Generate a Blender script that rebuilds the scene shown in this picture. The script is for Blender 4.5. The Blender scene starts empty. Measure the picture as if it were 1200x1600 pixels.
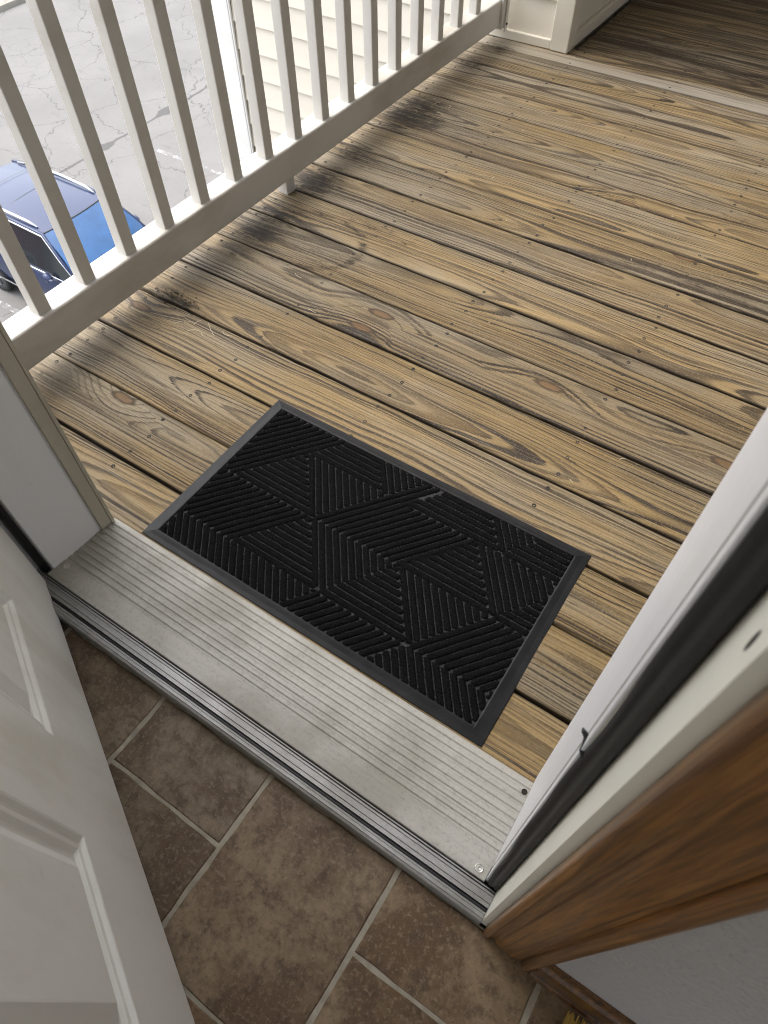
import bpy, bmesh, math, random
from mathutils import Vector, Matrix
random.seed(7)
rad = math.radians
sc = bpy.context.scene
COL = sc.collection

# ------------------------------------------------------------------ camera
cd = bpy.data.cameras.new("camera")
cam = bpy.data.objects.new("camera", cd)
COL.objects.link(cam)
sc.camera = cam
cam.location = (0, 0, 1.0906)
cam.rotation_euler = (0.6195, 0.0114, 0.5857)
cd.sensor_fit = 'VERTICAL'
cd.sensor_height = 9.8
cd.lens = 1081.77 / 1600 * 9.8
cd.clip_start = 0.02
cd.clip_end = 500
cd.dof.use_dof = True
cd.dof.focus_distance = 1.35
cd.dof.aperture_fstop = 3.4

# ------------------------------------------------------------------ sky and sun
SUN_EL, SUN_AZ = 62, 262          # azimuth of the sun, degrees clockwise from +Y
w = bpy.data.worlds.new("World")
sc.world = w
w.use_nodes = True
wn = w.node_tree
for n in list(wn.nodes): wn.nodes.remove(n)
sky = wn.nodes.new('ShaderNodeTexSky'); sky.sky_type = 'NISHITA'; sky.sun_disc = False
sky.sun_elevation = rad(SUN_EL); sky.sun_rotation = rad(SUN_AZ)
sky.dust_density = 3.0; sky.ozone_density = 1.0; sky.air_density = 1.0
hs = wn.nodes.new('ShaderNodeHueSaturation'); hs.inputs['Saturation'].default_value = 0.40
bg = wn.nodes.new('ShaderNodeBackground'); bg.inputs['Strength'].default_value = 0.15
wo = wn.nodes.new('ShaderNodeOutputWorld')
wn.links.new(sky.outputs[0], hs.inputs['Color'])
wn.links.new(hs.outputs[0], bg.inputs['Color'])
wn.links.new(bg.outputs[0], wo.inputs['Surface'])
sl = bpy.data.lights.new("sun", 'SUN')
sl.energy = 0.6; sl.angle = rad(110); sl.color = (1, 0.96, 0.9)
sun = bpy.data.objects.new("sun", sl); COL.objects.link(sun)
az, el = rad(SUN_AZ), rad(SUN_EL)
sd = Vector((math.sin(az) * math.cos(el), math.cos(az) * math.cos(el), math.sin(el)))
sun.rotation_euler = sd.to_track_quat('Z', 'Y').to_euler()

sc.view_settings.view_transform = 'Standard'
sc.view_settings.look = 'None'
sc.view_settings.gamma = 1.0
sc.view_settings.exposure = 1.98
sc.cycles.use_denoising = True
sc.cycles.filter_width = 1.0
sc.cycles.max_bounces = 8
sc.cycles.diffuse_bounces = 6
sc.cycles.sample_clamp_indirect = 6

# ------------------------------------------------------------------ material helpers
class NT:
    def __init__(s, name):
        s.m = bpy.data.materials.new(name); s.m.use_nodes = True
        s.t = s.m.node_tree
        s.b = s.t.nodes['Principled BSDF']
        s.out = s.t.nodes['Material Output']
    def n(s, kind, **kw):
        x = s.t.nodes.new('ShaderNode' + kind)
        for k, v in kw.items(): setattr(x, k, v)
        return x
    def put(s, sock, v):
        if hasattr(v, 'is_output'): s.t.links.new(v, sock)
        else: sock.default_value = v
    def math(s, op, a, b=None, c=None, clamp=False):
        x = s.n('Math', operation=op); x.use_clamp = clamp
        s.put(x.inputs[0], a)
        if b is not None: s.put(x.inputs[1], b)
        if c is not None: s.put(x.inputs[2], c)
        return x.outputs[0]
    def vmath(s, op, a, b=None):
        x = s.n('VectorMath', operation=op)
        s.put(x.inputs[0], a)
        if b is not None: s.put(x.inputs[1], b)
        return x.outputs['Value'] if op in ('LENGTH', 'DISTANCE', 'DOT_PRODUCT') else x.outputs[0]
    def scale(s, v, k): return s.vmath('MULTIPLY', v, k)
    def noise(s, vec, scale=5, detail=4, rough=.55, dist=0, out='Fac'):
        x = s.n('TexNoise'); s.put(x.inputs['Vector'], vec)
        x.inputs['Scale'].default_value = scale; x.inputs['Detail'].default_value = detail
        x.inputs['Roughness'].default_value = rough; x.inputs['Distortion'].default_value = dist
        return x.outputs[out]
    def ramp(s, f, stops, interp='LINEAR'):
        x = s.n('ValToRGB'); s.put(x.inputs[0], f)
        cr = x.color_ramp; cr.interpolation = interp
        while len(cr.elements) < len(stops): cr.elements.new(.5)
        for e, (p, c) in zip(cr.elements, stops):
            e.position = p
            e.color = (c, c, c, 1) if isinstance(c, (int, float)) else (*c, 1)
        return x.outputs[0]
    def mrange(s, v, a, b, c=0.0, d=1.0, smooth=True):
        x = s.n('MapRange'); x.interpolation_type = 'SMOOTHSTEP' if smooth else 'LINEAR'
        s.put(x.inputs[0], v)
        for i, q in zip((1, 2, 3, 4), (a, b, c, d)): s.put(x.inputs[i], q)
        return x.outputs[0]
    def mix(s, f, a, b, blend='MIX'):
        x = s.n('Mix', data_type='RGBA', blend_type=blend)
        s.put(x.inputs[0], f)
        for i, v in ((6, a), (7, b)):
            s.put(x.inputs[i], v if hasattr(v, 'is_output') else (*v, 1))
        return x.outputs[2]
    def obj(s): return s.n('TexCoord').outputs['Object']
    def pos(s): return s.n('NewGeometry').outputs['Position']
    def rnd(s): return s.n('ObjectInfo').outputs['Random']
    def sep(s, v):
        x = s.n('SeparateXYZ'); s.put(x.inputs[0], v); return x.outputs
    def comb(s, a, b, c):
        x = s.n('CombineXYZ')
        for i, v in enumerate((a, b, c)): s.put(x.inputs[i], v)
        return x.outputs[0]
    def set(s, **kw):
        names = dict(col='Base Color', rough='Roughness', metal='Metallic', coat='Coat Weight', spec='Specular IOR Level',
                     trans='Transmission Weight', coatr='Coat Roughness', sheen='Sheen Weight', alpha='Alpha')
        for k, v in kw.items():
            sk = s.b.inputs[names[k]]
            if hasattr(v, 'is_output'): s.t.links.new(v, sk)
            else: sk.default_value = (*v, 1) if isinstance(v, tuple) else v
        return s
    def bump(s, h, strength=.3, dist=.002):
        x = s.n('Bump'); x.inputs['Strength'].default_value = strength; x.inputs['Distance'].default_value = dist
        s.put(x.inputs['Height'], h); s.t.links.new(x.outputs[0], s.b.inputs['Normal'])
        return s

def plain(name, col, rough=.6, metal=0.0, var=.12, vscale=9, bump=0, bscale=60, **kw):
    q = NT(name); p = q.obj()
    f = q.noise(p, vscale, 5, .6)
    k = q.mrange(f, .3, .7, 1 - var, 1 + var, False)
    c = q.mix(1.0, col, q.comb(k, k, k), 'MULTIPLY')
    q.set(col=c, rough=rough, metal=metal, **kw)
    if bump: q.bump(q.noise(p, bscale, 3), bump)
    return q.m

# ------------------------------------------------------------------ weathered deck wood
STAINS = [  # x, y, rx, ry, strength : mildew below the drip line of the railing
    (-1.25, 2.62, .10, .05, .8), (-1.265, 2.46, .09, .06, .9), (-1.25, 2.10, .13, .07, 1.0), (-1.23, 2.0, .17, .09, 1.1),
    (-1.26, 1.71, .14, .06, .75), (-1.275, 1.53, .13, .09, 1.05), (-1.24, 1.33, .10, .05, 1.0), (-1.235, 1.23, .08, .06, 1.15),
    (-1.225, 1.136, .08, .04, .8), (-1.235, .90, .11, .035, .85), (-1.25, .80, .10, .035, .55), (-1.30, .71, .09, .035, .5),
    (-1.0, 1.25, .16, .05, .45), (-1.0, 1.42, .18, .05, .5), (-1.0, 1.98, .22, .05, .5),
    (-.19, 1.655, .42, .045, .62), (-.22, 1.99, .45, .03, .5), (-.19, 2.10, .20, .04, .45),
    (.0, 1.10, .14, .03, .5), (-.66, .94, .12, .03, .45), (-.35, 2.87, .45, .10, .75), (.1, 3.05, .6, .15, .7), (-.8, 2.92, .3, .12, .7),
]
def make_wood():
    q = NT('weathered_deck_wood')
    p = q.obj(); W = q.pos(); r = q.rnd()
    X, Y, Z = q.sep(p)
    off = q.math('MULTIPLY', r, 83.0)
    xo = q.math('ADD', X, off)
    r2 = q.math('FRACT', q.math('MULTIPLY', r, 17.31))
    r3 = q.math('FRACT', q.math('MULTIPLY', r, 53.77))
    # knots
    kv = q.comb(q.math('MULTIPLY', xo, 2.3), q.math('ADD', q.math('MULTIPLY', Y, 7.0), q.math('MULTIPLY', r, 31.0)), 0.0)
    vo = q.n('TexVoronoi'); vo.voronoi_dimensions = '2D'; q.put(vo.inputs['Vector'], kv); vo.inputs['Scale'].default_value = 1.0
    kd = vo.outputs['Distance']
    kr = q.sep(vo.outputs['Color'])[0]
    has = q.math('GREATER_THAN', kr, .90)
    kwarp = q.math('MULTIPLY', q.mrange(kd, .0, .45, 1.0, 0.0), has)
    # growth rings of a flat sawn board
    dl = q.noise(q.comb(q.math('MULTIPLY', xo, .75), q.math('MULTIPLY', Y, 2.0), r), 1.0, 2, .5)
    d = q.math('MULTIPLY_ADD', q.math('SUBTRACT', dl, .5), .13, .056)
    wob = q.noise(q.comb(q.math('MULTIPLY', xo, 3.2), q.math('MULTIPLY', Y, 22), 0), 1.0, 3, .55)
    cy = q.math('MULTIPLY', q.math('SUBTRACT', r2, .5), .12)
    yy = q.math('ADD', q.math('SUBTRACT', Y, cy), q.math('MULTIPLY', q.math('SUBTRACT', wob, .5), .016))
    rr = q.math('SQRT', q.math('ADD', q.math('MULTIPLY', yy, yy), q.math('MULTIPLY', d, d)))
    rr = q.math('ADD', rr, q.math('MULTIPLY', kwarp, .028))
    fib = q.noise(q.comb(q.math('MULTIPLY', xo, 4.5), q.math('MULTIPLY', Y, 270), Z), 1.0, 5, .68)
    fib2 = q.noise(q.comb(q.math('MULTIPLY', xo, 6), q.math('MULTIPLY', Y, 430), Z), 1.0, 2, .6)
    strk = q.noise(q.comb(q.math('MULTIPLY', xo, 1.5), q.math('MULTIPLY', Y, 42), r), 1.0, 4, .6, .3)
    broad = q.noise(q.comb(q.math('MULTIPLY', xo, 1.6), q.math('MULTIPLY', Y, 9), r2), 1.0, 3, .55)
    ph0 = q.math('DIVIDE', rr, q.math('MULTIPLY_ADD', r3, .0066, .0044))
    ph = q.math('ADD', ph0, q.math('MULTIPLY', q.noise(q.comb(ph0, r, 0), .45, 2), 3.0))
    ph = q.math('ADD', ph, q.math('MULTIPLY', q.math('SUBTRACT', fib, .5), .55))
    fr = q.math('FRACT', ph)
    ringid = q.math('FLOOR', ph)
    rn = q.n('TexWhiteNoise'); rn.noise_dimensions = '1D'; q.put(rn.inputs['W'], q.math('ADD', ringid, off))
    rnv = rn.outputs['Value']
    rnv2 = q.math('FRACT', q.math('MULTIPLY', rnv, 37.7))
    thr = q.math('MULTIPLY_ADD', rnv, .50, .22)
    late = q.mrange(q.math('SUBTRACT', fr, thr), 0.0, .36)
    late = q.math('MULTIPLY', late, q.mrange(fr, .94, 1.0, 1.0, .12))
    fade = q.noise(q.comb(q.math('MULTIPLY', xo, 1.3), q.math('MULTIPLY', Y, 30), q.math('ADD', r, 2)), 1.0, 3, .55)
    late = q.math('MULTIPLY', late, q.math('MULTIPLY', q.math('MULTIPLY_ADD', rnv2, .70, .40), q.mrange(fade, .28, .62, .45, 1.1)), clamp=True)
    # colours
    gold = q.mix(r3, (.345, .236, .100), (.300, .214, .108))
    grey = (.290, .268, .218)
    wx, wy, wz = q.sep(W)
    railw = q.mrange(wx, -1.33, -.75, .45, 0.0)
    bleach = q.math('ADD', q.mrange(broad, .40, .66, 0.0, .85), railw, clamp=True)
    early = q.mix(q.math('MULTIPLY', bleach, .62), gold, grey)
    latec = q.mix(q.math('MULTIPLY', bleach, .45), (.040, .024, .011), (.062, .046, .030))
    col = q.mix(late, early, latec)
    fig = q.noise(q.comb(q.math('MULTIPLY', xo, 1.1), q.math('MULTIPLY', Y, 11), q.math('ADD', r, 4)), 1.0, 3, .6)
    figm = q.math('MULTIPLY', q.mrange(fig, .40, .60), q.math('MULTIPLY_ADD', r2, .40, .60))
    col = q.mix(q.math('MULTIPLY', figm, q.mrange(late, .05, .7, .16, 1.0)), col, (.018, .012, .008))
    col = q.mix(q.math('MULTIPLY', q.mrange(rn.outputs['Value'], .72, .95, 0, .55), q.mrange(fr, .3, .6)), col, (.10, .062, .030))
    col = q.mix(q.mrange(fib, .36, .54, .66, 0.0), col, (.065, .047, .028))
    chk = q.noise(q.comb(q.math('MULTIPLY', xo, 2.2), q.math('MULTIPLY', Y, 190), q.math('ADD', r, 9)), 1.0, 3, .5)
    col = q.mix(q.mrange(chk, .69, .73, 0, .75), col, (.045, .032, .02))
    col = q.mix(q.mrange(fib2, .52, .72, 0.0, .34), col, (.42, .375, .29))
    dk = q.math('MULTIPLY', q.mrange(strk, .54, .70, 0, 1), q.math('MULTIPLY_ADD', r2, .5, .25))
    col = q.mix(dk, col, (.050, .034, .020))
    bv = q.math('MULTIPLY_ADD', q.math('FRACT', q.math('MULTIPLY', r, 91.7)), .34, .80)
    col = q.mix(1.0, col, q.comb(bv, bv, bv), 'MULTIPLY')
    grit = q.noise(W, 190, 4, .75)
    col = q.mix(q.mrange(grit, .54, .68, 0, .38), col, (.085, .060, .035))
    col = q.mix(q.mrange(grit, .46, .34, 0, .30), col, (.40, .33, .22))
    # knots: brown heart with dark rim
    nk = q.noise(q.comb(q.math('MULTIPLY', xo, 60), q.math('MULTIPLY', Y, 120), 0), 1.0, 3)
    kdd = q.math('ADD', kd, q.math('MULTIPLY', q.math('SUBTRACT', nk, .5), .05))
    kheart = q.math('MULTIPLY', q.mrange(kdd, .055, .085, 1, 0), has)
    col = q.mix(q.math('MULTIPLY', kheart, .75), col, (.16, .09, .042))
    krim = q.math('MULTIPLY', q.math('MULTIPLY', q.mrange(kdd, .045, .07, 0, 1), q.mrange(kdd, .075, .10, 1, 0)), has)
    col = q.mix(q.math('MULTIPLY', krim, .8), col, (.05, .034, .022))
    # bleached strip board next to the wall
    pale = q.math('MULTIPLY', q.mrange(wy, 2.625, 2.635), q.mrange(q.math('ADD', wy, q.math('MULTIPLY', q.math('SUBTRACT', strk, .5), .14)), 2.66, 2.73, 1, 0))
    col = q.mix(q.math('MULTIPLY', pale, .62), col, (.38, .345, .285))
    # boards inside the breezeway, darkened in streaks
    far_dark = q.mrange(q.math('ADD', wy, q.math('MULTIPLY', q.math('SUBTRACT', strk, .5), .30)), 2.68, 2.80)
    col = q.mix(q.math('MULTIPLY', far_dark, q.mrange(strk, .38, .62, .15, .90)), col, (.045, .029, .015))
    # mildew stains
    acc = None
    for (sx, sy, ax, ay, st) in STAINS:
        v = q.vmath('MULTIPLY', q.vmath('SUBTRACT', W, (sx, sy, 0)), (1 / ax, 1 / ay, 0))
        g = q.mrange(q.vmath('LENGTH', v), 0.0, 1.6, st, 0)
        acc = g if acc is None else q.math('MAXIMUM', acc, g)
    rv = q.vmath('LENGTH', q.vmath('MULTIPLY', q.vmath('SUBTRACT', W, (-1.11, 1.285, 0)), (1 / .16, 1 / .115, 0)))
    rg = q.mrange(q.math('ABSOLUTE', q.math('SUBTRACT', rv, 1.0)), .0, .22, .72, 0)
    acc = q.math('MAXIMUM', acc, rg)
    sn = q.noise(q.comb(q.math('MULTIPLY', xo, 11), q.math('MULTIPLY', Y, 95), 3), 1.0, 6, .72, .5)
    sn2 = q.noise(W, 55, 4, .7)
    sm = q.math('ADD', q.math('MULTIPLY', sn, .7), q.math('MULTIPLY', sn2, .3))
    mild = q.mrange(q.math('ADD', acc, q.math('MULTIPLY', q.math('SUBTRACT', sm, .5), 4.2)), .45, 1.10)
    mild = q.math('MULTIPLY', mild, q.mrange(acc, .02, .25))
    halo = q.math('MULTIPLY', q.mrange(acc, .1, .9, 0, .55), q.mrange(sn, .35, .6))
    col = q.mix(halo, col, (.075, .050, .028))
    col = q.mix(q.math('MULTIPLY', mild, .86), col, (.022, .017, .012))
    # edge grime, with gap shade painted down the board sides
    edge_grime_shade = q.mrange(q.math('ABSOLUTE', Y), .0655, .0685)
    col = q.mix(q.math('MULTIPLY', edge_grime_shade, q.mrange(Z, -.0015, -.0050, .45, .95)), col, (.03, .022, .015))
    q.set(col=col, rough=q.mrange(late, 0, 1, .80, .62), spec=.35)
    h = q.math('ADD', q.math('MULTIPLY', late, .55), q.math('ADD', q.math('MULTIPLY', fib, .8), q.math('MULTIPLY', fib2, .25)))
    q.bump(h, .75, .0018)
    return q.m
M = {}
M['wood'] = make_wood()

def make_alu(name, base, rough, dirt, metal=.55):
    q = NT(name); p = q.obj()
    f1 = q.noise(p, 6, 5, .65); f2 = q.noise(p, 170, 4, .75)
    st = q.noise(q.scale(p, (3, 160, 160)), 1.0, 3)
    col = q.mix(q.math('MULTIPLY', q.mrange(f1, .42, .66), dirt), base, tuple(b * .60 * k for b, k in zip(base, (1, .97, .88))))
    col = q.mix(q.math('MULTIPLY', q.mrange(f2, .50, .70), dirt * .85), col, tuple(b * .45 for b in base))
    col = q.mix(q.mrange(st, .35, .6, .12, 0), col, (.2, .19, .17))
    q.set(col=col, metal=metal, rough=q.mrange(f1, .3, .7, rough * .85, rough * 1.2))
    q.bump(q.math('ADD', f2, st), .12 if metal < .5 else .03, .0005)
    return q.m
M['alu'] = make_alu('dull_aluminium', (.47, .452, .41), .60, .55, .08)
M['alu_bright'] = make_alu('worn_bright_aluminium', (.42, .42, .415), .42, .6, .5)
M['rubber'] = plain('black_rubber', (.011, .0115, .013), .5, 0, .2, 30, .15, 300)
def make_border():
    q = NT('mat_border_rubber'); p = q.obj(); x, y, z = q.sep(p)
    ln = q.math('SINE', q.math('MULTIPLY', q.math('ADD', x, y), 2600))
    f = q.noise(p, 25, 4, .6)
    q.set(col=q.mix(q.mrange(f, .35, .7), (.009, .0095, .0105), (.016, .0165, .018)), rough=.42, spec=.35)
    q.bump(ln, .25, .0006)
    return q.m
M['border'] = make_border()
def make_pile(name, c0, c1):
    q = NT(name); p = q.obj(); W = q.pos()
    f = q.noise(W, 420, 3, .7); g = q.noise(W, 1500, 2, .6); lint = q.noise(W, 900, 2, .5)
    col = q.mix(q.mrange(f, .35, .7), c0, c1)
    col = q.mix(q.mrange(lint, .66, .74, 0, .5), col, (.16, .16, .16))
    q.set(col=col, rough=1.0, spec=.03)
    q.bump(q.math('ADD', f, q.math('MULTIPLY', g, .6)), .9, .003)
    return q.m
M['rib'] = make_pile('black_loop_pile', (.0025, .0025, .003), (.019, .019, .020))
M['pile'] = make_pile('mat_backing', (.03, .03, .032), (.12, .12, .122))

def make_white(name, col, dirtcol, amt, rough=.45, gs=(3, 3, 14)):
    q = NT(name); p = q.obj()
    f = q.noise(q.scale(p, gs), 1.0, 5, .6, .4); g = q.noise(p, 40, 4, .65); h = q.noise(p, 420, 2)
    c = q.mix(q.math('MULTIPLY', q.mrange(f, .45, .75), amt), col, dirtcol)
    c = q.mix(q.mrange(g, .66, .78, 0, .35 * amt), c, tuple(k * .5 for k in dirtcol))
    q.set(col=c, rough=q.mrange(g, .3, .7, rough * .9, rough * 1.25), spec=.4)
    q.bump(h, .06, .001)
    return q.m
M['rail'] = make_white('white_vinyl_rail', (.56, .545, .505), (.36, .32, .255), .7, .42, (5, 2, 5))
M['door'] = make_white('white_door_paint', (.85, .845, .82), (.62, .59, .50), .6, .38, (7, 4, 1.6))
M['jamb'] = make_white('white_jamb_paint', (.74, .74, .74), (.60, .60, .59), .4, .4, (9, 9, 1.2))
M['jamb_cream'] = make_white('cream_jamb_paint', (.80, .78, .68), (.62, .59, .48), .45, .4, (9, 9, 2))
M['mould'] = make_white('tan_trim', (.46, .42, .34), (.34, .30, .24), .4, .55)
M['siding'] = make_white('cream_vinyl_siding', (.66, .62, .53), (.56, .52, .44), .4, .55, (1.2, 1.2, 9))
M['trimwhite'] = make_white('white_corner_trim', (.66, .66, .64), (.54, .52, .47), .3, .5)
def make_wall():
    q = NT('orange_peel_wall_paint'); p = q.obj()
    a = q.noise(p, 130, 3, .5); b = q.noise(p, 4, 3)
    q.set(col=q.mix(b, (.46, .445, .43), (.41, .395, .385)), rough=.6)
    q.bump(q.mrange(a, .35, .7), .55, .0035)
    return q.m
M['wall'] = make_wall()
M['ceil'] = plain('ceiling_paint', (.80, .79, .76), .8, 0, .06)
M['soffit'] = plain('porch_ceiling_paint', (.78, .76, .70), .7, 0, .08)
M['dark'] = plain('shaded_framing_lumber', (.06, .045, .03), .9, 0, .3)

def make_oak(name, k=1.0):
    q = NT(name); p = q.obj()
    g = q.noise(q.scale(p, (120, 120, 2.6)), 1.0, 6, .65, .8)
    f = q.noise(q.scale(p, (420, 420, 14)), 1.0, 3, .6)
    kn = q.noise(q.scale(p, (9, 9, 5)), 1.0, 3)
    col = q.mix(q.mrange(g, .32, .66), (.36 * k, .165 * k, .045 * k), (.105 * k, .046 * k, .016 * k))
    col = q.mix(q.mrange(f, .46, .66, 0, .6), col, (.06 * k, .028 * k, .012 * k))
    col = q.mix(q.mrange(kn, .62, .75, 0, .5), col, (.30 * k, .15 * k, .06 * k))
    q.set(col=col, rough=.34, coat=.35, coatr=.2); q.bump(f, .12, .0008)
    return q.m
M['oak'] = make_oak('stained_wood_casing', 1.0)
M['base'] = make_oak('stained_wood_baseboard', .55)

def make_tile():
    q = NT('brown_stone_tile'); W = q.pos(); r = q.rnd()
    o = q.vmath('ADD', W, q.comb(q.math('MULTIPLY', r, 40), q.math('MULTIPLY', r, 77), 0))
    a = q.noise(o, 7, 6, .62, .5); b = q.noise(o, 38, 6, .7); c = q.noise(o, 130, 5, .8); e = q.noise(o, 170, 4, .75)
    col = q.mix(q.mrange(a, .36, .64), (.120, .074, .040), (.275, .210, .138))
    col = q.mix(q.mrange(b, .42, .68, 0, .75), col, (.062, .040, .024))
    col = q.mix(q.mrange(c, .50, .64, 0, .62), col, (.29, .235, .165))
    col = q.mix(q.mrange(e, .55, .68, 0, .6), col, (.050, .034, .022))
    tint = q.mix(r, (.80, .83, .88), (1.12, 1.0, .84))
    col = q.mix(1.0, col, tint, 'MULTIPLY')
    q.set(col=col, rough=q.mrange(b, .3, .7, .42, .6), spec=.4)
    q.bump(q.math('ADD', b, q.math('MULTIPLY', c, .5)), .25, .0015)
    return q.m
M['tile'] = make_tile()
M['grout'] = plain('beige_grout', (.33, .30, .24), .85, 0, .25, 40, .2, 200)

def make_lot():
    q = NT('cracked_parking_asphalt'); W = q.pos()
    x, y, z = q.sep(W)
    dn = q.noise(W, .9, 4, .6, 0, 'Color'); dn2 = q.noise(W, 5, 3, .6, 0, 'Color')
    v = q.vmath('ADD', W, q.vmath('ADD', q.vmath('MULTIPLY', dn, (1.1, 1.1, 0)), q.vmath('MULTIPLY', dn2, (.16, .16, 0))))
    def crack(scale, width):
        vo = q.n('TexVoronoi', feature='DISTANCE_TO_EDGE'); vo.voronoi_dimensions = '2D'
        q.put(vo.inputs['Vector'], v); vo.inputs['Scale'].default_value = scale
        return q.mrange(vo.outputs['Distance'], width * .35, width, 1, 0)
    msk = q.mrange(q.noise(W, .32, 3), .46, .62)
    c1 = crack(.55, .009); c2 = q.math('MULTIPLY', crack(1.7, .014), msk)
    g = q.noise(W, 90, 4, .7); big = q.noise(W, .5, 4, .6); sp = q.noise(q.scale(W, (1.5, 5, 1)), 1.0, 4)
    col = q.mix(q.mrange(big, .3, .7), (.158, .151, .141), (.192, .184, .172))
    col = q.mix(q.mrange(g, .35, .7, 0, .4), col, (.10, .098, .095))
    col = q.mix(q.mrange(sp, .60, .75, 0, .35), col, (.10, .097, .094))
    col = q.mix(q.math('MULTIPLY', q.math('MAXIMUM', c1, c2), .6), col, (.035, .032, .03))
    # tar sealed seam that runs along the lot
    sx = q.math('ABSOLUTE', q.math('ADD', q.math('ADD', x, 14.3), q.math('MULTIPLY', q.noise(W, 1.3, 5, .65), -.22)))
    wd = q.math('MULTIPLY_ADD', q.mrange(q.noise(q.comb(0, y, 0), .8, 3), .5, .7), .16, .04)
    seam = q.math('LESS_THAN', sx, wd)
    col = q.mix(q.math('MULTIPLY', seam, .7), col, (.05, .048, .046))
    q.set(col=col, rough=.9); q.bump(g, .4, .01)
    return q.m
M['lot'] = make_lot()
def make_line():
    q = NT('worn_line_paint'); W = q.pos()
    f = q.noise(W, 7, 6, .75)
    q.set(col=q.mix(q.mrange(f, .50, .60), (.165, .160, .155), (.45, .44, .41)), rough=.8)
    return q.m
M['line'] = make_line()
M['conc'] = plain('concrete', (.26, .24, .20), .9, 0, .2, 3, .3, 80)
M['mulch'] = plain('red_mulch', (.13, .045, .03), .95, 0, .4, 12, .6, 30)
M['steel'] = plain('screw_steel', (.030, .025, .020), .6, .2, .3, 200)
M['screw'] = plain('zinc_screw', (.55, .54, .50), .35, .8, .1, 200)
M['rust'] = plain('rusty_nail', (.030, .022, .016), .7, .3, .3, 200)
M['straw'] = plain('dry_straw', (.62, .55, .38), .8, 0, .2)
M['bristle'] = plain('yellow_bristle', (.62, .42, .10), .6, 0, .2)
M['brushwood'] = plain('dark_brush_block', (.03, .025, .02), .5, 0, .2)
M['paint'] = plain('dark_blue_car_paint', (.010, .022, .07), .28, .1, .05, 6, coat=.25, coatr=.03, spec=.35)
M['glass'] = plain('tinted_car_glass', (.012, .016, .020), .06, 0, .05, spec=.25)
M['windshield'] = plain('sky_painted_windshield', (.010, .070, .19), .06, 0, .25, 2.5, spec=.45, coat=.3, coatr=.02)  # blue sky reflection put into the base colour
M['chrome'] = plain('satin_chrome', (.70, .71, .73), .22, .9, .03)
M['tyre'] = plain('tyre_rubber', (.018, .018, .018), .8, 0, .2)
M['rim'] = plain('alloy_rim', (.45, .45, .46), .3, .8, .05)
M['lamp'] = plain('clear_lamp_lens', (.55, .57, .60), .1, 0, .05, coat=1.0)
M['blackplastic'] = plain('black_plastic', (.02, .02, .022), .5, 0, .1)
M['sticker'] = plain('pale_blue_permit', (.25, .50, .62), .5, 0, .1)
M['stickerw'] = plain('white_permit', (.75, .75, .75), .5, 0, .1)

# ------------------------------------------------------------------ geometry helpers
ORI = {}
def link(o, parent=None, origin=(0, 0, 0)):
    COL.objects.link(o)
    po = ORI.get(parent.name, Vector()) if parent else Vector()
    if parent: o.parent = parent
    o.location = Vector(origin) - po
    ORI[o.name] = Vector(origin)
    return o
def empty(name, origin=(0, 0, 0), parent=None):
    o = bpy.data.objects.new(name, None); o.empty_display_size = .1
    return link(o, parent, origin)
def mesh(name, verts, faces, mat, parent=None, origin=None, smooth=False, mats=None, fm=None):
    if origin is None: origin = ORI.get(parent.name, Vector()) if parent else (0, 0, 0)
    og = Vector(origin)
    me = bpy.data.meshes.new(name)
    me.from_pydata([tuple(Vector(v) - og) for v in verts], [], faces)
    if mats:
        for m in mats: me.materials.append(M[m])
        for p, i in zip(me.polygons, fm): p.material_index = i
    else: me.materials.append(M[mat])
    if smooth:
        for p in me.polygons: p.use_smooth = True
    bm = bmesh.new(); bm.from_mesh(me); bmesh.ops.recalc_face_normals(bm, faces=bm.faces); bm.to_mesh(me); bm.free()
    me.update()
    o = bpy.data.objects.new(name, me)
    return link(o, parent, origin)
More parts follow.
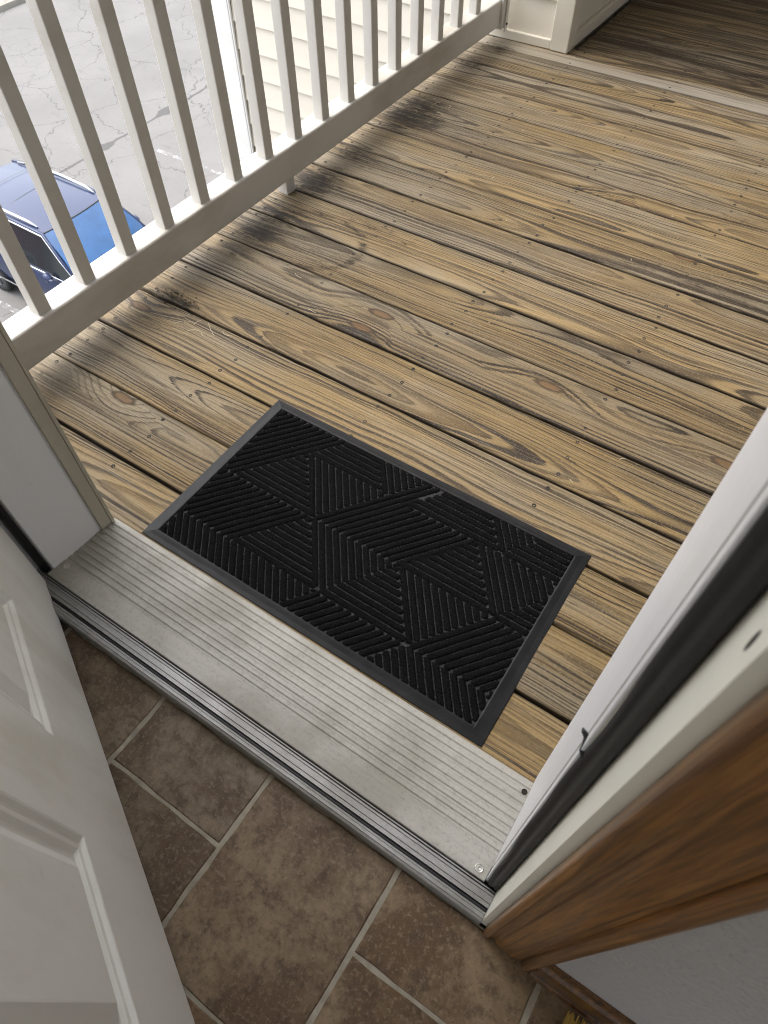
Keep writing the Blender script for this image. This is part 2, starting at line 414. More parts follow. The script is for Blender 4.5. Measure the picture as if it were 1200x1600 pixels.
class B:
    """collects verts and faces"""
    def __init__(s): s.v = []; s.f = []
    def add(s, vs, fs):
        k = len(s.v); s.v += [tuple(a) for a in vs]; s.f += [tuple(i + k for i in f) for f in fs]
        return s
    def box(s, x0, x1, y0, y1, z0, z1):
        return s.add([(x0, y0, z0), (x1, y0, z0), (x1, y1, z0), (x0, y1, z0), (x0, y0, z1), (x1, y0, z1), (x1, y1, z1), (x0, y1, z1)],
                     [(0, 3, 2, 1), (4, 5, 6, 7), (0, 1, 5, 4), (1, 2, 6, 5), (2, 3, 7, 6), (3, 0, 4, 7)])
    def prism(s, pts, fn, a0, a1, n=1):
        """closed 2D profile swept from a0 to a1; fn(u, v, a) -> xyz"""
        m = len(pts); vs = []
        for k in range(n + 1):
            a = a0 + (a1 - a0) * k / n
            vs += [fn(u, v, a) for u, v in pts]
        fs = [(k * m + i, k * m + (i + 1) % m, (k + 1) * m + (i + 1) % m, (k + 1) * m + i) for k in range(n) for i in range(m)]
        fs += [tuple(range(m - 1, -1, -1)), tuple(range(n * m, n * m + m))]
        return s.add(vs, fs)
    def tube(s, path, r, seg=8, cap=True):
        path = [Vector(p) for p in path]; rs = r if isinstance(r, (list, tuple)) else [r] * len(path)
        vs = []
        for i, p in enumerate(path):
            t = (path[min(i + 1, len(path) - 1)] - path[max(i - 1, 0)]).normalized()
            u = t.cross(Vector((0, 0, 1)) if abs(t.z) < .9 else Vector((1, 0, 0))).normalized(); vv = t.cross(u)
            for k in range(seg):
                a = 2 * math.pi * k / seg
                vs.append(p + rs[i] * (math.cos(a) * u + math.sin(a) * vv))
        fs = [(i * seg + k, i * seg + (k + 1) % seg, (i + 1) * seg + (k + 1) % seg, (i + 1) * seg + k) for i in range(len(path) - 1) for k in range(seg)]
        if cap: fs += [tuple(range(seg - 1, -1, -1)), tuple(range((len(path) - 1) * seg, len(path) * seg))]
        return s.add(vs, fs)
    def grid(s, rows):
        n = len(rows[0]); vs = [p for r in rows for p in r]
        return s.add(vs, [(i * n + j, i * n + j + 1, (i + 1) * n + j + 1, (i + 1) * n + j) for i in range(len(rows) - 1) for j in range(n - 1)])
    def build(s, name, mat, parent=None, origin=None, smooth=False):
        return mesh(name, s.v, s.f, mat, parent, origin, smooth)
def bevel(o, wdt=.003, seg=2):
    m = o.modifiers.new('bevel', 'BEVEL'); m.width = wdt; m.segments = seg; m.limit_method = 'ANGLE'; m.angle_limit = rad(40)
    for p in o.data.polygons: p.use_smooth = True
    wm = o.modifiers.new('wn', 'WEIGHTED_NORMAL'); wm.keep_sharp = False
    return o
def tag(o, label=None, cat=None, group=None, kind=None):
    if label: o['label'] = label
    if cat: o['category'] = cat
    if group: o['group'] = group
    if kind: o['kind'] = kind
    elif cat: o['kind'] = 'thing'
    return o
XA = lambda u, v, a: (a, u, v)     # profile in (y, z), swept along x
YA = lambda u, v, a: (u, a, v)     # profile in (x, z), swept along y
ZA = lambda u, v, a: (u, v, a)     # profile in (x, y), swept along z

# ------------------------------------------------------------------ ground, lot
GZ = -6.85
tag(B().grid([[(-140, -140, GZ), (140, -140, GZ)], [(-140, 140, GZ), (140, 140, GZ)]]).build('ground', 'lot'), kind='structure')
tag(bevel(B().box(-23.0, -22.7, -80, 80, GZ - .3, GZ + .14).build('kerb', 'conc'), .02), kind='structure')
tag(B().box(-24.3, -23.003, -80, 80, GZ - .3, GZ + .135).build('sidewalk', 'conc'), kind='structure')
tag(B().box(-60, -24.303, -80, 80, GZ - .3, GZ + .16).build('mulch_bed', 'mulch'), kind='structure')
tag(B().box(-3.2, -1.8, -30, 2.6, GZ - .2, GZ + .12).build('sidewalk', 'conc'), kind='structure')
pl = empty('parking_lines', (-11, 7.5, GZ)); tag(pl, kind='structure')
for yy in (-.75, 2.0, 4.75, 7.5, 10.25, 13.0, 15.75):
    x0, x1 = (-13.1, -8.0)
    B().add([(x0, yy - .05, GZ + .004), (x1, yy - .05, GZ + .004), (x1, yy + .05, GZ + .004), (x0, yy + .05, GZ + .004)], [(0, 1, 2, 3)]).build('painted_line', 'line', pl)

# ------------------------------------------------------------------ building shell round the door and the porch
WY0, WY1 = .142, .325                       # door wall, inner and outer face
JX0, JX1 = -.895, .070                      # rough opening
wb = B()
wb.box(-1.42, JX0, WY0, WY1, GZ, 3.1); wb.box(JX1, 2.30, WY0, WY1, GZ, 3.1); wb.box(JX0, JX1, WY0, WY1, 2.10, 3.1)
wb.box(JX0, JX1, WY0, WY1, GZ, -.06)
tag(wb.build('wall_front', 'wall'), kind='structure')
lb = B(); lb.box(-1.42, -1.30, -1.2, WY0 - .002, -.3, 2.75); lb.box(-1.42, -1.30, -4.5, -3.0, -.3, 2.75); lb.box(-1.42, -1.30, -2.998, -1.202, -.3, .8); lb.box(-1.42, -1.30, -2.998, -1.202, 2.2, 2.75)  # unseen window opening, added to bring daylight into the room
tag(lb.build('wall_left', 'ceil'), kind='structure')
tag(B().box(2.18, 2.30, -4.5, WY0 - .002, -.3, 2.75).build('wall_right', 'ceil'), kind='structure')
rb = B(); rb.box(-1.298, -.6, -4.5, -4.38, -.3, 2.75); rb.box(1.7, 2.178, -4.5, -4.38, -.3, 2.75)
rb.box(-.6, 1.7, -4.5, -4.38, -.3, .3); rb.box(-.6, 1.7, -4.5, -4.38, 2.2, 2.75)  # opening left in this unseen wall to brighten the room
tag(rb.build('wall_back', 'ceil'), kind='structure')
tag(B().box(-1.298, 2.178, -4.378, WY0 - .002, 2.44, 2.60).build('ceiling', 'ceil'), kind='structure')
tag(B().box(-1.0, 2.30, WY1 + .002, 7.0, 2.95, 3.1).build('porch_ceiling', 'soffit'), kind='structure')  # unseen; height and edge chosen for the sky light on the deck
tag(B().box(-1.0, 2.30, -4.6, 7.0, 3.12, 3.22).build('roof', 'dark'), kind='structure')
bw = B(); bw.box(2.18, 2.30, WY1 + .002, 1.10, GZ, 2.94); bw.box(2.18, 2.30, 2.4, 7.0, GZ, 2.94); bw.box(2.18, 2.30, 1.102, 2.398, GZ, 1.2)  # unseen wall added to dim the deck, with a gap for side light
tag(bw.build('unseen_breezeway_wall', 'siding'), kind='structure')
tag(B().box(-1.0, 2.17, 6.2, 6.35, -.3, 2.94).build('unseen_breezeway_end_wall', 'siding'), kind='structure')  # unseen, added to close off light from the far end
tag(B().box(-1.33, 2.17, WY1 + .004, 6.19, -.30, -.20).build('gap_shade_sheet', 'dark'), kind='structure')  # dark sheet added below the boards so their gaps look black

# interior floor: grout sheet with raised stone pattern tiles
fl = empty('floor', (0, 0, 0)); tag(fl, kind='structure')
B().box(-1.297, 2.177, -4.377, .139, -.06, -.0016).build('grout', 'grout', fl)
g2 = .0037
cx = [-1.21, -.985, -.76, -.535, -.311, -.079, .146, .371, .596, .82, 1.05]
def tile(x0, x1, y0, y1):
    j = lambda: random.uniform(-.0012, .0012)
    nx, ny = max(2, int((x1 - x0) / .03)), max(2, int((y1 - y0) / .03))
    ring = [(x0 + (x1 - x0) * i / nx, y0) for i in range(nx)] + [(x1, y0 + (y1 - y0) * i / ny) for i in range(ny)] \
        + [(x1 - (x1 - x0) * i / nx, y1) for i in range(nx)] + [(x0, y1 - (y1 - y0) * i / ny) for i in range(ny)]
    ring = [(a + j(), b + j()) for a, b in ring]
    c = ((x0 + x1) / 2, (y0 + y1) / 2)
    m = len(ring); b = B()
    ins = [(a + (.0018 if a < c[0] else -.0018), bb + (.0018 if bb < c[1] else -.0018)) for a, bb in ring]
    b.add([(a, q, -.0016) for a, q in ring] + [(a, q, 0) for a, q in ins],
          [(i, (i + 1) % m, m + (i + 1) % m, m + i) for i in range(m)] + [tuple(range(m, 2 * m))])
    return b.build('tile', 'tile', fl, (c[0], c[1], 0))
kind_small = {(-.535): 1, (-.079): 1, (.371): 1, (-.985): 1}
for i in range(len(cx) - 1):
    x0, x1 = cx[i] + g2, cx[i + 1] - g2
    if i % 2 == 1:                       # columns whose first tile is short
        ys = [.137, .018, -.2075, -.433, -.66, -.885, -1.11]
    else:
        ys = [.137, -.137, -.3625, -.59, -.815, -1.04]
    if abs(cx[i] + .76) < .01 : ys = [.137, -.02, -.2475, -.47, -.70]
    for a, c_ in zip(ys[1:], ys[:-1]):
        tile(x0, x1, a + g2 * .8, c_ - (g2 * .8 if c_ < .13 else 0))

# ------------------------------------------------------------------ deck boards
gy = [.316, .460, .6025, .743, .886, 1.029, 1.174, 1.317, 1.460, 1.607, 1.750, 1.899, 2.041, 2.1815, 2.321, 2.474, 2.626, 2.772,
      2.914, 3.057, 3.20, 3.343, 3.486, 3.63, 3.773, 3.916, 4.06, 4.20, 4.345, 4.49, 4.63, 4.775, 4.92]
gw = [.004, .0075, .0036, .0085, .0075, .0066, .0042, .0085, .0062, .0080, .0062, .0036, .0045, .0034, .0036, .0030, .0028, .003] + [.003] * 20
gw = [g_ * .85 for g_ in gw]
deck = empty('deck', (0, 0, 0)); tag(deck, kind='structure')
JOIST = (-1.305, -.967, -.604, -.201, .205, .61, 1.02)
def board(k):
    y0, y1 = gy[k] + gw[k] / 2, gy[k + 1] - gw[k + 1] / 2
    c = (y0 + y1) / 2; h = (y1 - y0) / 2
    xl, xr = -1.395 + random.uniform(-.006, .006), 2.17
    if k >= 17: xl = -1.35 if False else -1.0
    prof = [(-h, -.026), (-h, -.0040), (-h + .0012, -.0014), (-h + .004, 0), (-h * .5, .0003), (0, .0005), (h * .5, .0003), (h - .004, 0), (h - .0012, -.0014), (h, -.0040), (h, -.026)]
    n = 90 if k < 20 else 10
    ph = random.random() * 10; vs = []; m = len(prof)
    tilt = random.uniform(-.006, .006); zz = random.uniform(-.0012, .0012)
    chips = [(random.uniform(xl, .8), random.choice((-1, 1)), random.uniform(.004, .015)) for _ in range(5)]
    for i in range(n + 1):
        x = xl + (xr - xl) * i / n
        bow = .0012 * math.sin(x * 1.3 + ph)
        for (u, v) in prof:
            e = abs(u) / h
            ju = random.uniform(-.0007, .0007) if e > .9 else 0
            for (cxx, sg, wd) in chips:
                if e > .9 and sg * u > 0 and abs(x - cxx) < wd + .02: ju -= sg * .0018
            vs.append((x, c + u + bow + ju, v + zz + tilt * u + (.0004 * math.sin(9 * x + ph) if e < .9 else random.uniform(-.0004, .0004))))
    fs = [(a * m + i, a * m + i + 1, (a + 1) * m + i + 1, (a + 1) * m + i) for a in range(n) for i in range(m - 1)]
    fs += [tuple(range(m - 1, -1, -1)), tuple(range(n * m, n * m + m))]
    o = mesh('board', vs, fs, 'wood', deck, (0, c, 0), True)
    # screw heads, sunk and dark
    if k < 20:
        b = B()
        for jx in JOIST:
            if jx < xl + .02: continue
            for u in (-.052, 0.002, .052):
                if abs(u) < .01 and random.random() < .12: continue
                x = jx + random.uniform(-.006, .006); y = c + u * (h / .07) + random.uniform(-.004, .004)
                r = random.uniform(.0042, .0050); z = zz + tilt * (y - c) + .0007
                ringo = [(x + r * math.cos(a * .785), y + r * math.sin(a * .785), z) for a in range(8)]
                ringi = [(x + r * .62 * math.cos(a * .785), y + r * .62 * math.sin(a * .785), z + .0006) for a in range(8)]
                slot = [(x + r * .28 * math.cos(a * .785), y + r * .28 * math.sin(a * .785), z - .0008) for a in range(8)]
                b.add(ringo + ringi + slot, [(i, (i + 1) % 8, 8 + (i + 1) % 8, 8 + i) for i in range(8)] + [(8 + i, 8 + (i + 1) % 8, 16 + (i + 1) % 8, 16 + i) for i in range(8)] + [tuple(range(16, 24))])
        s = b.build('screw_heads', 'steel', o); s['kind'] = 'stuff'
    return o
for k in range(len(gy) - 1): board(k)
# deck rim below the railing
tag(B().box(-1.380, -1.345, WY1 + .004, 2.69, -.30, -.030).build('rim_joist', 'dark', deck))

# ------------------------------------------------------------------ railing
RX0, RX1 = -1.336, -1.270
rl = empty('railing', (-1.30, 1.5, 0)); tag(rl, 'white vinyl railing with square balusters along the deck edge', 'railing')
def rrect(x0, x1, z0, z1, r, n=3):
    pts = []
    for cx_, cz, a0 in ((x1 - r, z0 + r, -90), (x1 - r, z1 - r, 0), (x0 + r, z1 - r, 90), (x0 + r, z0 + r, 180)):
        for i in range(n + 1):
            a = rad(a0 + 90 * i / n); pts.append((cx_ + r * math.cos(a), cz + r * math.sin(a)))
    return pts
B().prism(rrect(RX0, RX1, .054, .140, .006), YA, .335, 2.652).build('bottom_rail', 'rail', rl)
B().prism(rrect(RX0 - .008, RX1 + .008, .95, 1.04, .012), YA, .335, 2.652).build('top_rail', 'rail', rl)
bal = None
for i in range(19):
    y = .585 + .1265 * (i - 1) + .016
    if y > 2.62: break
    if bal is None:
        bal = B().prism(rrect(-.016, .016, -.016, .016, .0025, 2), ZA, 0, .8125).build('baluster', 'rail', rl, (0, 0, 0))
        o = bal
    else:
        o = bpy.data.objects.new('baluster', bal.data); COL.objects.link(o); o.parent = rl
    o.location = Vector((-1.2955, y, .1385)) - ORI[rl.name]
for y in (1.44,):
    bevel(B().box(-1.325, -1.290, y - .018, y + .018, .001, .0545).build('support_block', 'rail', rl), .002)
br = B().box(RX0 - .006, RX1 + .010, 2.653, 2.690, .046, .150)
bevel(br.build('bracket', 'rail', rl), .003)
bevel(B().box(RX1 + .0105, RX1 + .016, 2.672, 2.688, .035, .16).build('bracket_flange', 'rail', rl), .001)
B().tube([(RX1 + .016, 2.680, .060), (RX1 + .019, 2.680, .060)], .004, 8).build('screw', 'steel', rl)

# ------------------------------------------------------------------ sided wing beyond the railing
sw = empty('sided_wing', (-1.9, 2.75, GZ)); tag(sw, 'cream vinyl sided building wing with white corner trim beyond the railing', 'building')
B().box(-2.72, -1.045, 2.735, 8.0, GZ, 2.75).build('core', 'siding', sw)
STEP = .1155
def plank_mesh(x0, x1):
    # dutch lap profile facing -y : (y, z) butt at the bottom, thin at the top
    pr = [(0, STEP + .004), (-.003, STEP + .004), (-.004, STEP), (-.015, .004), (-.0145, .001), (-.013, 0), (-.005, 0), (0, .004)]
    return B().prism(pr, XA, x0, x1)
pm = None
n0 = int((2.6 - GZ) / STEP)
z0 = .035 - STEP * round((.035 - GZ) / STEP)
zz = .030 - STEP * int((.030 - GZ) / STEP)
while zz < 2.45:
    if pm is None:
        pm = plank_mesh(-2.668, -1.082).build('siding_plank', 'siding', sw, (0, 0, 0)); o = pm
    else:
        o = bpy.data.objects.new('siding_plank', pm.data); COL.objects.link(o); o.parent = sw
    o.location = Vector((0, 2.7345, zz)) - ORI[sw.name]
    zz += STEP
# side returning into the breezeway, facing +x
pr = [(0, STEP + .004), (.003, STEP + .004), (.004, STEP), (.015, .004), (.0145, .001), (.013, 0), (.005, 0), (0, .004)]
pm2 = None; zz = .045
while zz < 2.40:
    if pm2 is None:
        pm2 = B().prism(pr, YA, 2.772, 6.19).build('siding_plank', 'siding', sw, (0, 0, 0)); o = pm2
    else:
        o = bpy.data.objects.new('siding_plank', pm2.data); COL.objects.link(o); o.parent = sw
    o.location = Vector((-1.0445, 0, zz)) - ORI[sw.name]
    zz += STEP
# trims
bevel(B().box(-1.082, -1.012, 2.700, 2.7715, .002, 2.50).build('corner_post', 'siding', sw), .004)
bevel(B().box(-2.775, -2.672, 2.703, 2.80, GZ, 2.70).build('corner_trim', 'trimwhite', sw), .004)
B().box(-2.6715, -2.664, 2.706, 2.716, GZ, 2.70).build('channel_lip', 'trimwhite', sw)
bevel(B().box(-1.40, -1.0835, 2.705, 2.733, .002, .032).build('base_trim', 'siding', sw), .003)
bevel(B().box(-1.0435, -1.014, 2.7725, 6.19, .002, .042).build('base_trim', 'siding', sw), .003)

# ------------------------------------------------------------------ door sill
th = empty('threshold', (-.42, .24, 0)); tag(th, 'ribbed aluminium door threshold with worn silver edge strips', 'threshold')
SX0, SX1 = -.8595, .0275
def ztop(y): return .012 + (.343 - y) / (.343 - .182) * .0125
prof = [(.3425, -.030), (.3435, .006), (.3425, .0105), (.3405, ztop(.3405))]
for gyv in (.3285, .3164, .3038, .2906, .2776, .2649, .2523, .2405, .2275):
    prof += [(gyv + .0034, ztop(gyv + .0034)), (gyv + .0014, ztop(gyv) - .0024), (gyv - .0014, ztop(gyv) - .0024), (gyv - .0034, ztop(gyv - .0034))]
prof += [(.2215, ztop(.2215)), (.2205, ztop(.2205) + .0009), (.1850, ztop(.185) + .0009), (.1838, ztop(.184) - .001), (.1838, -.030)]
B().prism(prof, XA, SX0, SX1).build('sill_plate', 'alu', th)
B().box(-.884, .0475, .1385, .1836, -.030, .0150).build('sill_core', 'rubber', th)
def strip(name, pts, mat): return B().prism(pts, XA, -.8838, .0474).build(name, mat, th)
strip('edge_strip', [(.1815, .0152), (.1815, .0235), (.1805, .0245), (.1795, .0245), (.1790, .0152)], 'alu_bright')
strip('cap_strip', [(.1780, .0152), (.1780, .0235), (.1770, .0250), (.1745, .0250), (.1738, .0228), (.1680, .0228), (.1673, .0255), (.1650, .0255), (.1642, .0232), (.1590, .0232), (.1588, .0152)], 'alu_bright')
strip('gasket', [(.1583, .0152), (.1583, .0195), (.1570, .0215), (.1545, .0215), (.1530, .0195), (.1530, .0152)], 'rubber')
strip('inner_strip', [(.1526, .0152), (.1526, .0262), (.1512, .0275), (.1498, .0275), (.1492, .0262), (.1482, .0262), (.1476, .0280), (.1445, .0280), (.1437, .0260), (.1405, .0250), (.1386, .0210), (.1380, .0), (.1384, 0.0152)], 'alu_bright')
def round_head(x, y, z, r, mat, parent, name='screw'):
    b = B(); n = 16; rings = [(1, 0), (.95, .0010), (.72, .0014), (.68, .0008), (.5, .0010), (.30, .0014), (.18, .0004)]
    vs = [(x + r * k * math.cos(2 * math.pi * i / n), y + r * k * math.sin(2 * math.pi * i / n), z + h) for k, h in rings for i in range(n)]
    b.add(vs, [(a * n + i, a * n + (i + 1) % n, (a + 1) * n + (i + 1) % n, (a + 1) * n + i) for a in range(len(rings) - 1) for i in range(n)] + [tuple(range((len(rings) - 1) * n, len(rings) * n))])
    return b.build(name, mat, parent, None, True)
round_head(.0140, .1950, ztop(.195) + .0008, .0068, 'screw', th)
round_head(.0205, .3230, ztop(.323), .0046, 'rust', th, 'nail')
round_head(-.845, .215, ztop(.215) + .0008, .006, 'screw', th)

# ------------------------------------------------------------------ door frame
df = empty('doorway_surround', (-.42, .24, 0)); tag(df, 'white door frame with black weatherstrip and tan outer trim', 'door frame')
ZT = 2.06
# hinge side (left)
B().prism([(-.894, .1425), (-.894, .330), (-.862, .330), (-.862, .1985), (-.8845, .1965), (-.8845, .1425)], ZA, .0, ZT).build('jamb', 'jamb', df)
bevel(B().box(-.8617, -.8590, .1990, .3045, .016, ZT).build('jamb_liner', 'jamb', df), .0008)
bevel(B().box(-.905, -.8535, .3310, .3375, .006, ZT).build('outer_trim', 'mould', df), .0012)
bevel(B().box(-.8615, -.8545, .3085, .3305, .016, ZT).build('outer_trim_return', 'mould', df), .0012)
B().tube([(-.8745, .1905, .02), (-.8745, .1905, ZT)], .0072, 10).build('weatherstrip', 'rubber', df, None, True)
# latch side (right)
B().prism([(.0695, .1425), (.0695, .342), (.0310, .342), (.0310, .2042), (.0420, .2040), (.0420, .2004), (.0310, .2002), (.0310, .1885), (.0480, .1885), (.0480, .1425)], ZA, .0, ZT).build('jamb', 'jamb_cream', df)
bevel(B().prism([(.0308, .2044), (.0308, .350), (.0262, .350), (.0278, .300), (.0280, .2044)], ZA, .014, ZT).build('jamb_liner', 'jamb', df), .0008)
bevel(B().box(.0285, .0308, .1880, .1998, .014, ZT).build('stop_edge', 'jamb', df), .0006)
bevel(B().box(.0266, .12, .3505, .3600, .006, ZT).build('outer_trim', 'jamb', df), .0015)
# bulb weatherstrip with a slightly wavy lip
rows = []
for i in range(121):
    z = .0285 + (ZT - .0285) * i / 120
    wv = .0010 * math.sin(z * 11) + .0007 * math.sin(z * 29 + 1)
    lip = .0305 + wv
    rows.append([(lip, .1876, z), (lip + .0006, .1850, z), (.0350, .1826, z), (.0395, .1830, z), (.0412, .1842, z), (.0440, .1822, z), (.0470, .1835, z), (.0479, .1870, z)])
B().grid(rows).build('weatherstrip', 'rubber', df, None, True)
tb = B(); tb.tube([(.0325, .1850, .612), (.0300, .1890, .613), (.0290, .1935, .616), (.0275, .1965, .617), (.0265, .1985, .618)], [.0020, .0026, .0018, .0014, .0024], 6)
tb.tube([(.0265, .1985, .618), (.0245, .1985, .620), (.0235, .2005, .619)], [.002, .0018, .0008], 5)
tb.build('torn_rubber_tab', 'rubber', df)
tag(df.children[-1])
# strike hole in the cream jamb
hb = B(); n = 14
hb.add([(.04792, .157 + .0026 * math.cos(2 * math.pi * i / n), .865 + .0075 * math.sin(2 * math.pi * i / n)) for i in range(n)], [tuple(range(n))])
hb.build('screw_hole', 'steel', df)
# head
bevel(B().box(-.894, .0695, .1435, .330, ZT + .001, 2.098).build('head_jamb', 'jamb', df), .002)

# interior casing and baseboard
cas = empty('door_casing', (.09, .135, 0)); tag(cas, 'dark stained wood casing beside the latch jamb', 'casing')
cp = [(.0565, .1418), (.0565, .1360)] + [(.0615 - .005 * math.cos(rad(a)), .1345 - .005 * math.sin(rad(a))) for a in (0, 20, 40, 60, 80, 100, 120, 140)] + [
      (.0665, .1350), (.0720, .1352), (.0765, .1338), (.0780, .1318), (.0860, .1308), (.0980, .1300), (.1060, .1302), (.1115, .1320), (.1135, .1335),
      (.1145, .1300), (.1165, .1272), (.1195, .1258), (.1228, .1258), (.1262, .1275), (.1275, .1300), (.1275, .1418)]
B().prism(cp, ZA, .0005, 2.10).build('side_casing', 'oak', cas, None, False)
B().prism([(-(u) - .838 , v) for u, v in cp], ZA, .0005, 2.10).build('side_casing', 'oak', cas)
bb = empty('baseboard', (1.2, .135, 0)); tag(bb, 'low stained wood baseboard under the grey textured wall', 'baseboard')
B().prism([(.1418, .0006), (.1288, .0006), (.1285, .060), (.1300, .074), (.1345, .080), (.1365, .086), (.1418, .0870)], XA, .1285, 2.177).build('board', 'base', bb)
B().prism([(.1284, .0006), (.1235, .0006), (.1240, .005), (.1265, .009), (.1284, .0100)], XA, .1285, 2.177).build('shoe_moulding', 'base', bb)

# ------------------------------------------------------------------ the open door
ang = -26.4
dr = empty('front_door', (-.8650, .1790, 0)); tag(dr, 'white panelled front door swung inward, scuffed along its bottom rail', 'door')
dr.rotation_euler = (0, 0, rad(ang))
def dmesh(name, b, mat, smooth=False):
    o = mesh(name, b.v, b.f, mat, None, (0, 0, 0), smooth); o.parent = dr; o.location = (0, 0, 0); return o
DW, DZ0, DZ1 = .925, .016, 2.045
s0, s1 = .014, DW
PX = [(.192, .414), (.543, .765)]
PZ = [(.243, .86), (1.02, 1.62), (1.74, 1.90)]
b = B(); b.box(s0, s1, -.044, -.0125, DZ0, DZ1)
xs = [s0, PX[0][0], PX[0][1], PX[1][0], PX[1][1], s1]
for a, c_ in ((0, 1), (2, 3), (4, 5)): b.box(xs[a], xs[c_], -.0124, 0, DZ0, DZ1)
zs = [DZ0] + [v for p in PZ for v in p] + [DZ1]
for (p0, p1) in PX:
    for a in range(0, len(zs), 2): b.box(p0 + .0, p1 - .0, -.0124, 0, zs[a], zs[a + 1])
dmesh('leaf', b, 'door')
LOOPS = [(0, 0), (.0025, -.0010), (.0055, -.0050), (.0085, -.0062), (.0125, -.0042), (.0160, -.0050), (.0200, -.0098), (.0235, -.0104), (.0275, -.0104), (.0300, -.0092), (.0440, -.0022), (.0460, -.0020)]
for (p0, p1) in PX:
    for (q0, q1) in PZ:
        b = B(); vs = []; fs = []
        for d_, h_ in LOOPS:
            vs += [(p0 + d_, h_, q0 + d_), (p1 - d_, h_, q0 + d_), (p1 - d_, h_, q1 - d_), (p0 + d_, h_, q1 - d_)]
        for k in range(len(LOOPS) - 1):
            for i in range(4): fs.append((k * 4 + i, k * 4 + (i + 1) % 4, k * 4 + 4 + (i + 1) % 4, k * 4 + 4 + i))
        m = (len(LOOPS) - 1) * 4; fs.append((m, m + 1, m + 2, m + 3))
        b.add(vs, fs); dmesh('panel', b, 'door')
b = B().box(s0 + .004, s1 - .004, -.040, -.006, .008, DZ0 - .0005); dmesh('door_sweep', b, 'rubber')
for hz in (.25, 1.05, 1.82):
    b = B().tube([(s0 - .006, -.047, hz - .05), (s0 - .006, -.047, hz + .05)], .006, 10); dmesh('hinge', b, 'alu_bright')

# ------------------------------------------------------------------ door mat
MX0, MX1, MY0, MY1 = -.800, -.0645, .3490, .7670
IX0, IX1, IY0, IY1 = -.7735, -.0905, .3700, .7450
mt = empty('door_mat', (-.432, .558, 0)); tag(mt, 'black ribbed rubber-edged doormat with geometric pattern', 'doormat')
lo = []
lp = [(0, .0008), (.001, .0022), (.010, .0040), (.0185, .0068), (.0205, .0072), (.0220, .0066), (.0222, .0030)]
vs = []; fs = []
for t, h in lp:
    k = t / .0222
    x0 = MX0 + (IX0 - MX0) * k; x1 = MX1 + (IX1 - MX1) * k; y0 = MY0 + (IY0 - MY0) * k; y1 = MY1 + (IY1 - MY1) * k
    vs += [(x0, y0, h), (x1, y0, h), (x1, y1, h), (x0, y1, h)]
for k in range(len(lp) - 1):
    for i in range(4): fs.append((k * 4 + i, k * 4 + (i + 1) % 4, k * 4 + 4 + (i + 1) % 4, k * 4 + 4 + i))
mesh('rubber_border', vs, fs, 'border', mt)
pile = B().box(IX0 - .0005, IX1 + .0005, IY0 - .0005, IY1 + .0005, .0010, .0034).build('pile', 'pile', mt)
Y0, Y1, Y2, Y3, Ym = .078, .203, .327, .452, -.048
PAT = [ # polygon (mat coordinates), direction, anchor point on a rib edge
    ([(-.2, Y0), (.155, Y0), (.25, Y1), (-.1, Y1)], 45, (.155, Y0)), ([(.155, Y0), (.355, Y0), (.25, Y1)], 0, (0, Y0)),
    ([(.25, Y1), (.355, Y0), (.45, Y1)], 135, (.25, Y1)), ([(.355, Y0), (.545, Y0), (.45, Y1)], 0, (0, Y0)),
    ([(.45, Y1), (.545, Y0), (.64, Y1)], 135, (.45, Y1)), ([(.545, Y0), (.9, Y0), (1.0, Y1), (.64, Y1)], 45, (.545, Y0)),
    ([(-.3, Y1), (.055, Y1), (.15, Y2), (-.2, Y2)], 45, (.055, Y1)), ([(.055, Y1), (.25, Y1), (.15, Y2)], 0, (0, Y1)),
    ([(.15, Y2), (.25, Y1), (.345, Y2)], 135, (.15, Y2)), ([(.25, Y1), (.45, Y1), (.545, Y2), (.345, Y2)], 45, (.25, Y1)),
    ([(.45, Y1), (.64, Y1), (.545, Y2)], 0, (0, Y1)), ([(.545, Y2), (.64, Y1), (.74, Y2)], 135, (.545, Y2)),
    ([(.64, Y1), (.9, Y1), (.9, Y2), (.74, Y2)], 0, (0, Y1)),
    ([(-.2, Y2), (.15, Y2), (.245, Y3), (-.1, Y3)], 45, (.15, Y2)), ([(.15, Y2), (.33, Y2), (.25, Y3), (.245, Y3)], 0, (0, Y2)),
    ([(.33, Y2), (.345, Y2), (.44, Y3), (.235, Y3)], 135, (.33, Y2)), ([(.345, Y2), (.387, Y2), (.482, Y3), (.44, Y3)], 45, (.345, Y2)),
    ([(.387, Y2), (.592, Y2), (.497, Y3), (.482, Y3)], 0, (0, Y2)), ([(.592, Y2), (.687, Y3), (.497, Y3)], 135, (.592, Y2)),
    ([(.592, Y2), (.9, Y2), (.9, Y3), (.687, Y3)], 0, (0, Y2)),
    ([(-.2, Y0), (.155, Y0), (.06, Ym), (-.1, Ym)], 135, (.155, Y0)), ([(.155, Y0), (.355, Y0), (.26, Ym), (.06, Ym)], 135, (.155, Y0)),
    ([(.355, Y0), (.545, Y0), (.45, Ym), (.26, Ym)], 45, (.355, Y0)), ([(.545, Y0), (.9, Y0), (.9, Ym), (.45, Ym)], 135, (.545, Y0)),
]
